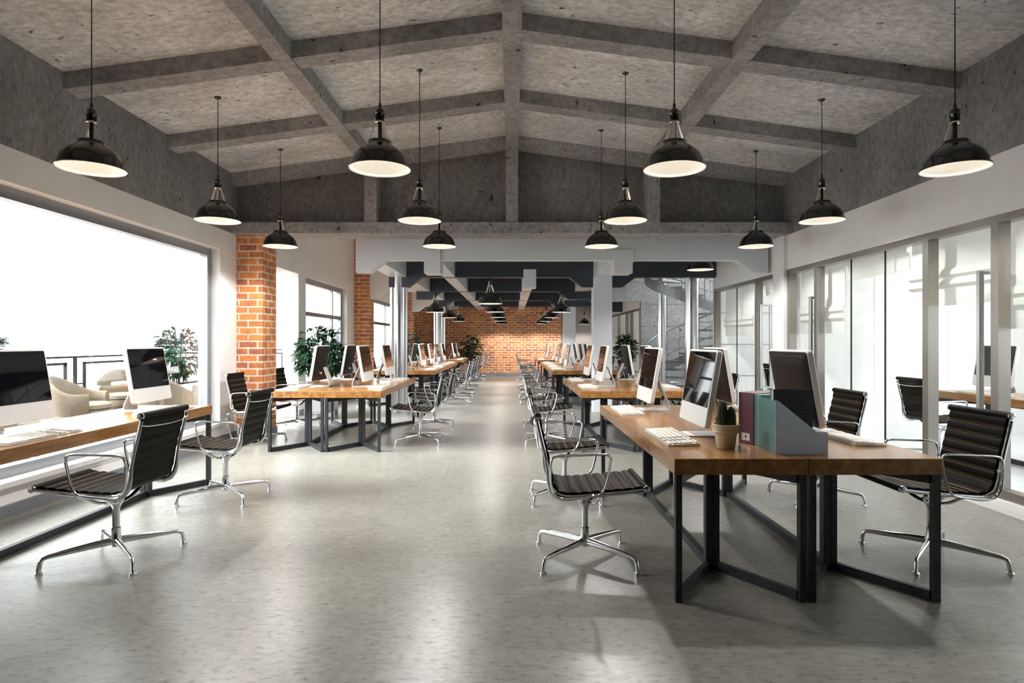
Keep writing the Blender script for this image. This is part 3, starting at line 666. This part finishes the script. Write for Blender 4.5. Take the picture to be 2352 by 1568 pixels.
def island(side, idx, d0, cx):
    o = ORD[idx]; sd = 'right' if side > 0 else 'left'
    for s in (-1, 1):                                    # s=-1: half on the low-x side
        aisle = (s == -1) if side > 0 else (s == 1)
        half = 'aisle' if aisle else ('glass' if side > 0 else 'window')
        desk.put((cx+s*0.3495, d0+1.34, 0), 0, 'oak-topped black-legged desk, %s half of the %s %s-hand island' % (half, o, sd), 'oak topped desks')
        for j, dy in enumerate((0.66, 2.135)):
            station(cx+s*0.699, -s, d0+dy, '%s place, %s side of the %s %s-hand desk island' % ('nearer' if j == 0 else 'farther', half, o, sd), (sd, idx, half, j))
for i, d0 in enumerate((3.175, 7.5, 12.78, 15.465, 20.2)): island(1, i, d0, 1.543)
for i, d0 in enumerate((7.5, 12.78, 15.465, 20.2)): island(-1, i, d0, -2.31)
desk.put((-3.22, 4.515, 0), 0, 'oak-topped black-legged desk standing along the big left window', 'oak topped desks')
for j, d in enumerate((3.835, 5.30)):
    station(-2.872, -1, d, '%s place at the desk along the big left window' % ('nearer' if j == 0 else 'farther'), ('win', j))
desk.put((5.54, 6.21, 0.012), 0, 'oak-topped black-legged desk inside the glazed front office', 'oak topped desks')
station(5.19, 1, 6.88, 'in the glazed front office', ('off', 0), z=0.012)
chair.put((5.02, 11.2, 0.012), 0.2, 'black ribbed swivel chair alone in the glazed rear office', 'ribbed swivel chairs at the desks')

# ------------------------------------------------------------------ things on the near right desk
Z = 0.7502
pc = thing('potted_cactus', 'two-stemmed dark cactus in a cream ringed pot on the near desk', 'cactus', (1.225, 3.50, Z))
MB().lathe([(.0, 0), (.046, 0), (.050, .006), (.062, .088), (.066, .090), (.074, .092), (.074, .102), (.0715, .105), (.075, .109), (.0725, .113), (.0755, .118), (.073, .122), (.0765, .128), (.0765, .138), (.072, .138), (.066, .10), (.0, .098)], 36).build('pot', M['pot'], pc, 40)
MB().lathe([(0.0005, .104), (.066, .104)], 24).build('soil', M['soil'], pc)
def cactus_stem(x, y, r, h):
    n = 60
    pr = [(r*0.55, .0), (r*0.82, .12), (r*0.98, .3), (r, .5), (r*0.95, .68), (r*0.80, .83), (r*0.55, .93), (r*0.28, .985), (.001, 1.0)]
    pr = [(max(.001, a), b*h) for a, b in pr]
    o = MB().lathe(pr, n, (x, y, .09), rib=lambda j: 0.07*math.cos(2*PI*j/n*15)).build('cactus_stem', M['cactus'], pc, 60)
    sp = MB()
    for k in range(15):
        a = 2*PI*k/15
        for q in range(1, 16):
            z = h*(.06+.058*q); rr = r*math.sqrt(max(0.02, 1-max(0, (z/h-.5)/.5)**2.2))*1.06
            p = Vector((x+rr*math.cos(a), y+rr*math.sin(a), .09+z)); 
            for e in (-.35, .35): sp.bar(p, p+Vector((math.cos(a+e), math.sin(a+e), .3))*.006, .0009, .0009)
    sp.build('spines', M['spine'], o)
cactus_stem(-.018, .0, .026, .185); cactus_stem(.028, -.008, .0245, .150)
mb_ = thing('ring_binder', 'maroon binder with a small framed label beside the cactus', 'binder', (1.3985, 3.652, Z), math.radians(30))
MB().bbox(0, .26, -.054, .054, 0, .305, .002).build('cover', M['maroon'], mb_)
lb = MB().box(-.002, .0, -.027, .027, .022, .062).build('label_holder', M['paper'], mb_)
em = MB(); em.lathe([(.0005, 0), (.007, 0), (.007, .0006), (.0005, .0006)], 14).xf(Matrix.Translation((-.0022, 0, .044)) @ Matrix.Rotation(-PI/2, 4, 'Y')); em.box(-.0028, -.002, -.002, .002, .030, .044); em.build('emblem', M['charcoal'], lb)
MB().box(-.0025, -.0005, -.029, -.027, .020, .064).box(-.0025, -.0005, .027, .029, .020, .064).box(-.0025, -.0005, -.029, .029, .062, .064).box(-.0025, -.0005, -.029, .029, .020, .022).build('label_frame', M['brass'], lb)
def file_box(loc, wy, label, mats):
    f = thing('magazine_file', label, 'file box', loc); t = .003; l = .286; h = .29
    side = [(0, 0), (l, 0), (l, .118), (l-.062, .121), (.016, h), (0, h)]
    MB().prism(side, 'y', -wy/2, -wy/2+t).build('side_panel', mats[0], f)
    MB().prism(side, 'y', wy/2-t, wy/2).build('side_panel', mats[0], f)
    MB().box(0, t, -wy/2+t, wy/2-t, 0, h).build('spine_panel', mats[1], f)
    MB().box(l-t, l, -wy/2+t, wy/2-t, 0, .118).build('front_panel', mats[0], f)
    MB().box(t, l-t, -wy/2+t, wy/2-t, 0, t).build('bottom_panel', mats[0], f)
file_box((1.425, 3.425, Z), .235, 'pale blue magazine file with teal spine holding papers', (M['bluegrey'], M['teal']))
tb = thing('folder', 'slim teal folder between the maroon binder and the blue file', 'folder', (1.437, 3.577, Z), math.radians(17))
MB().bbox(0, .25, -.028, .028, 0, .30, .002).build('cover', M['teal'], tb)
def text_mesh(body, size):
    cu = bpy.data.curves.new('text', 'FONT'); cu.body = body; cu.size = size; cu.align_x = 'CENTER'; cu.extrude = 0.0001
    to = bpy.data.objects.new('text', cu); COL.objects.link(to); bpy.context.view_layer.update()
    me = bpy.data.meshes.new_from_object(to.evaluated_get(bpy.context.evaluated_depsgraph_get())); bpy.data.objects.remove(to); return me
y0 = 3.345
for k in range(4):
    lab = ('charcoal page with mirrored printed text, frontmost in the magazine file', 'white paper booklet second in the magazine file', 'grey paper booklet third in the magazine file', 'booklet with a dark green cover rearmost in the magazine file')[k]
    mat = (M['charcoal'], M['paper'], M['planter'], M['teal'])[k]
    th = (.004, .010, .010, .014)[k]
    p = thing('booklet', lab, 'booklet', (1.432, y0, Z+.004), group='papers standing in the magazine file')
    MB().box(0 if k else .002, .215-(.0 if k == 0 else .012+.004*k), 0, th, 0, .345-.002*k).build('pages', mat, p)
    if k == 0:
        me = text_mesh('Transfer of All Real and Personal Property', .0098); me.materials.clear(); me.materials.append(M['black'])
        tt = bpy.data.objects.new('printed_title', me); COL.objects.link(tt); tt.parent = p
        tt.location = (.108, -.0004, .312); tt.rotation_euler = (PI/2, 0, 0); tt.scale = (-1, 1, 1)
        tx = MB(); random.seed(3); z = .285
        for para in (5, 3, 3, 4, 4):
            for li in range(para):
                x = .195; xe = .022 if li < para-1 else .09+.05*random.random()
                if li == 0: x -= .006
                while x > xe:
                    w = .006+.014*random.random(); tx.box(max(xe, x-w), x, -.0004, 0, z, z+.0042); x -= w+.0032
                z -= .0092
            z -= .012
        tx.build('printed_text', M['black'], p)
    y0 += th+.0015

# ------------------------------------------------------------------ plants
def foliage(rad, z0, z1, n_leaf, lmin, lmax, droop, rnd):
    fo = MB(); st = MB(); ns = 12
    for i in range(ns):
        a = 2*PI*i/ns+rnd.random(); r0 = rad*.12*rnd.random()+.02; r1 = rad*(.25+.6*rnd.random()); zt = z0+(z1-z0)*(.45+.5*rnd.random())
        top = Vector((r1*math.cos(a), r1*math.sin(a), zt)); b = Vector((r0*math.cos(a), r0*math.sin(a), 0.0)); mid = (b+top)/2+Vector((0, 0, .15*zt))-Vector((top.x, top.y, 0))*.2
        st.tube(smoothpath([b, mid, top], 4), [.009-.0007*k for k in range(9)], 5)
    n_cl = n_leaf//9
    for c in range(n_cl):
        while True:
            p = Vector((rnd.uniform(-1, 1), rnd.uniform(-1, 1), rnd.uniform(-1, 1)))
            if .25 < p.length < 1: break
        base = Vector((p.x*rad*.82, p.y*rad*.82, (z0+z1)/2+p.z*(z1-z0)/2*.88))
        out = Vector((base.x, base.y, (base.z-(z0+z1)/2)*.4+.05)).normalized()
        a0 = rnd.random()*6.28
        for k in range(9):
            a = a0+(k-4)*.36; d = Vector((math.cos(a), math.sin(a), 0))*.9+out*.9+Vector((rnd.uniform(-.3, .3), rnd.uniform(-.3, .3), rnd.uniform(-.2, .35)))
            d.normalize(); l = rnd.uniform(lmin, lmax); w = l*.115; sd = d.cross(Vector((0, 0, 1)))
            if sd.length < .1: sd = Vector((1, 0, 0))
            sd.normalize(); dn = Vector((0, 0, -droop*l)); q0 = base; q1 = base+d*l*.45+Vector((0, 0, -.02*l)); q2 = base+d*l*.92+dn; up = Vector((0, 0, w*.25))
            fo.add([q0, q1-sd*w+up, q1, q1+sd*w+up, q2], [(0, 2, 1), (0, 3, 2), (1, 2, 4), (2, 3, 4)])
    return fo, st
def plant(loc, rad, z0, z1, n, label, pot, seed, lm=(.12, .21)):
    rnd = random.Random(seed); t = thing('potted_plant', label, 'plant', loc)
    fo, st = foliage(rad, z0, z1, n, lm[0], lm[1], .35, rnd)
    fo.build('foliage', M['leaf'], t); ph = pot[1]
    st.xf(Matrix.Translation((0, 0, ph*.9))); st.v = [(x, y, min(z, z1)) for x, y, z in st.v]; st.build('stems', M['stem'], t, 60)
    if pot[0] == 'round': 
        r = pot[2]; MB().lathe([(r*.7, 0), (r*.74, .01), (r, ph-.02), (r, ph), (r*.9, ph), (r*.86, ph-.04), (.001, ph-.04)], 24, cap=True).build('pot', M[pot[3]], t, 40)
    else:
        w, l = pot[2], pot[3]
        MB().box(-w, w, -l, l, .10, ph).build('planter_box', M['planter'], t)
        for sx in (-1, 1):
            for sy in (-1, 1): MB().box(min(sx*w, sx*(w-.05)), max(sx*w, sx*(w-.05)), min(sy*l, sy*(l-.05)), max(sy*l, sy*(l-.05)), 0, .10).build('foot', M['base_grey'], t)
        MB().box(-w-.004, w+.004, -l-.004, l+.004, .10, .14).build('base_frame', M['base_grey'], t)
plant((-3.42, 10.98, 0), .56, .62, 1.66, 2300, 'bushy dark green palm in a grey planter before the crossed window', ('box', .50, .19, .37), 11, (.13, .23))
plant((-1.56, 23.45, 0), .52, .55, 1.64, 1500, 'bushy dark green plant standing before the far brick wall', ('round', .42, .2, 'potdark'), 12)
plant((-3.30, 19.6, 0), .45, .5, 1.66, 1100, 'green plant half hidden behind the nearer left steel column', ('round', .42, .2, 'potdark'), 13)
plant((3.36, 18.06, 0), .38, .62, 1.62, 1500, 'bushy dark green plant beside the square column near the stair', ('round', .55, .2, 'potdark'), 14)
plant((-5.70, 10.4, 0), .44, .70, 1.62, 1500, 'bushy palm on the terrace at the right end of the big window', ('round', .45, .22, 'potdark'), 15)
plant((-6.55, 7.15, 0), .50, .95, 1.66, 900, 'palm on the terrace whose leaf tips show at the left edge', ('round', .45, .22, 'potdark'), 16, (.2, .32))

# ------------------------------------------------------------------ terrace: railing, tub chairs, table, parasols
rl = thing('balcony_railing', 'black steel terrace railing with open framed panels', 'railing', (-9.3, 0, -0.01))
MB().box(-.03, .03, 0, 31, 1.02, 1.06).build('handrail', M['railsteel'], rl)
for d in range(1, 31, 3):
    MB().box(-.025, .025, d-.03, d+.03, 0, 1.02).build('post', M['railsteel'], rl)
    f = MB()
    for a, b in ((.16, .22), (.88, .93)): f.box(-.015, .015, d+.25, d+2.75, a, b)
    f.box(-.015, .015, d+.25, d+.32, .16, .93).box(-.015, .015, d+2.68, d+2.75, .16, .93)
    f.build('panel_frame', M['railsteel'], rl)
    MB().box(-.006, .006, d+.3, d+2.7, .2, .9).build('panel_glass', M['glass'], rl)
    MB().box(-.012, .012, d+.03, d+.25, .45, .48).box(-.012, .012, d+2.75, d+2.97, .45, .48).build('bracket', M['railsteel'], rl)
def make_tub():                                          # faces +x
    t = thing('tub_chair', '', 'armchair', group='woven tub chairs on the terrace')
    rs = []; n = 28
    for i in range(n+1):
        a = math.radians(62+(298-62)*i/n); c, s = math.cos(a), math.sin(a); k = max(0, -c)
        h = .64+.24*k**1.6; ro = .40; ri = .335
        o = Vector((c*ro, s*ro, 0)); q = Vector((c*ri, s*ri, 0)); lean = Vector((c, s, 0))*.05*k
        rs.append([o*.90+Vector((0, 0, .30)), o+Vector((0, 0, .45)), o+lean+Vector((0, 0, h-.03)), (o+q)/2+lean+Vector((0, 0, h)), q+lean+Vector((0, 0, h-.03)), q+Vector((0, 0, .40))])
    MB().rings(rs).build('shell', M['weave'], t, 50)
    MB().lathe([(.30, .40), (.325, .42), (.325, .47), (.29, .495), (.001, .50)], 28, cap=True).build('seat_cushion', M['cushion'], t, 50)
    MB().lathe([(.355, .26), (.375, .30), (.375, .32), (.34, .40), (.001, .40)], 28, cap=True).build('seat_base', M['weave'], t, 40)
    MB().lathe([(.30, .235), (.345, .24), (.345, .262), (.30, .265)], 28, cap=True).build('wood_ring', M['darkwood'], t, 40)
    for sx in (-1, 1):
        for sy in (-1, 1): MB().tube([(sx*.22, sy*.22, .25), (sx*.27, sy*.27, 0)], [.03, .02], 8).build('leg', M['darkwood'], t, 50)
    return t
tub = Kind(make_tub)
for x, d, rz, lab in ((-6.12, 8.75, 0.25, 'woven beige tub chair left of the far computer, seen side on'), (-5.62, 6.75, 0.5, 'woven beige tub chair behind the nearest computer at the window'),
                      (-4.98, 8.85, 1.6, 'woven beige tub chair right of the far computer, its back to the room'), (-6.62, 10.4, -0.9, 'woven beige tub chair beyond the round terrace table'),
                      (-5.10, 10.55, 2.9, 'woven beige tub chair at the right end of the big window')):
    tub.put((x, d, -0.01), rz, lab, 'woven tub chairs on the terrace')
tt = thing('round_table', 'small round wooden table among the terrace tub chairs', 'table', (-5.86, 9.65, -0.01))
MB().lathe([(.38, .69), (.40, .70), (.40, .73), (.39, .74), (.001, .74)], 36, cap=True).build('tabletop', M['deck'], tt, 40)
MB().lathe([(.22, 0), (.22, .03), (.05, .06), (.045, .64), (.12, .69)], 20, cap=True).build('pedestal', M['darkwood'], tt, 40)
def make_parasol():
    t = thing('parasol', '', 'parasol', group='pale cantilever parasols on the terrace')
    MB().lathe([(1.25, 2.18), (1.24, 2.10), (1.25, 2.18), (.75, 2.50), (.3, 2.70), (.03, 2.76)], 8, cap=False).build('canopy', M['canopy'], t)
    for k in range(8):
        a = 2*PI*k/8; MB().bar((1.22*math.cos(a), 1.22*math.sin(a), 2.165), (.03*math.cos(a), .03*math.sin(a), 2.73), .02, .02).build('rib', M['win_alu'], t)
    MB().tube(smoothpath([(-1.5, 0, 0), (-1.5, 0, 1.7), (-1.35, 0, 2.45), (-.9, 0, 2.9), (-.4, 0, 3.07), (0, 0, 3.08)], 5), .03, 8).tube([(0, 0, 3.1), (0, 0, 2.7)], .02, 8).build('mast', M['win_alu'], t, 50)
    MB().lathe([(.4, 0), (.4, .06), (.05, .09)], 20, cap=True).build('base', M['planter'], t, 40)
    return t
par = Kind(make_parasol)
par.put((-7.5, 25, -0.01), 0.3, 'pale cantilever parasol outside the crossed window', 'pale cantilever parasols on the terrace')
par.put((-7.75, 20.0, -0.01), 0.3, 'pale cantilever parasol outside the doorway by the nearest pier', 'pale cantilever parasols on the terrace')

M['stair'] = simple('satin_grey_stair_steel', (0.34, 0.35, 0.37), 0.40, 0.7, 0.1, 60)
# ------------------------------------------------------------------ spiral stair
sx, sd = 4.42, 15.0
struct('steel_column', MB().cyl(3.583, 12.2, 0, 4.0, 0.13, 32), M['brushed'], 'round brushed steel column in front of the spiral stair', 40)
ss = thing('spiral_staircase', 'steel spiral staircase winding up behind a round steel column beyond the offices', 'staircase', (sx, sd, 0))
MB().cyl(0, 0, 0, 4.9, .09, 28).build('centre_pole', M['brushed'], ss, 40)
def hel(th): return 2.9-.0075*(th-180)
T0, TS, TN = 60, 26.0, 19
R = 1.12
for k in range(1, TN):
    th = T0+TS*k; z = hel(th); a0, a1 = math.radians(th-1), math.radians(th+TS+1); ps = [(.08*math.cos(a0), .08*math.sin(a0))]
    for q in range(6): a = a0+(a1-a0)*q/5; ps.append((R*math.cos(a), R*math.sin(a)))
    ps.append((.08*math.cos(a1), .08*math.sin(a1)))
    MB().prism(ps, 'z', z-.045, z).build('tread', M['stair'], ss)
pts = [(R*math.cos(math.radians(t)), R*math.sin(math.radians(t)), hel(t)-.05) for t in range(T0, 552, 6)]
so = MB()
so.rings([[(x*1.0, y*1.0, z-.10), (x*1.02, y*1.02, z-.10), (x*1.02, y*1.02, z+.14), (x, y, z+.14)] for x, y, z in pts]); so.build('stringer', M['stair'], ss)
for hz in (.35, .62, .95):
    MB().tube([(x*1.0, y*1.0, z+hz) for x, y, z in pts], .014 if hz < .9 else .022, 6).build('handrail' if hz > .9 else 'guard_rail', M['stair'], ss, 50)
for k in range(1, TN):
    h_ = hel(T0+TS*k); t = math.radians(T0+TS*k); MB().tube([(R*math.cos(t), R*math.sin(t), h_-.02), (R*math.cos(t), R*math.sin(t), h_+.9)], .013, 6).build('baluster', M['stair'], ss)
struct('steel_post', MB().cyl(3.70, 15.1, 0, 3.3, .10, 28), M['brushed'], 'slim round steel post left of the spiral stair', 40)
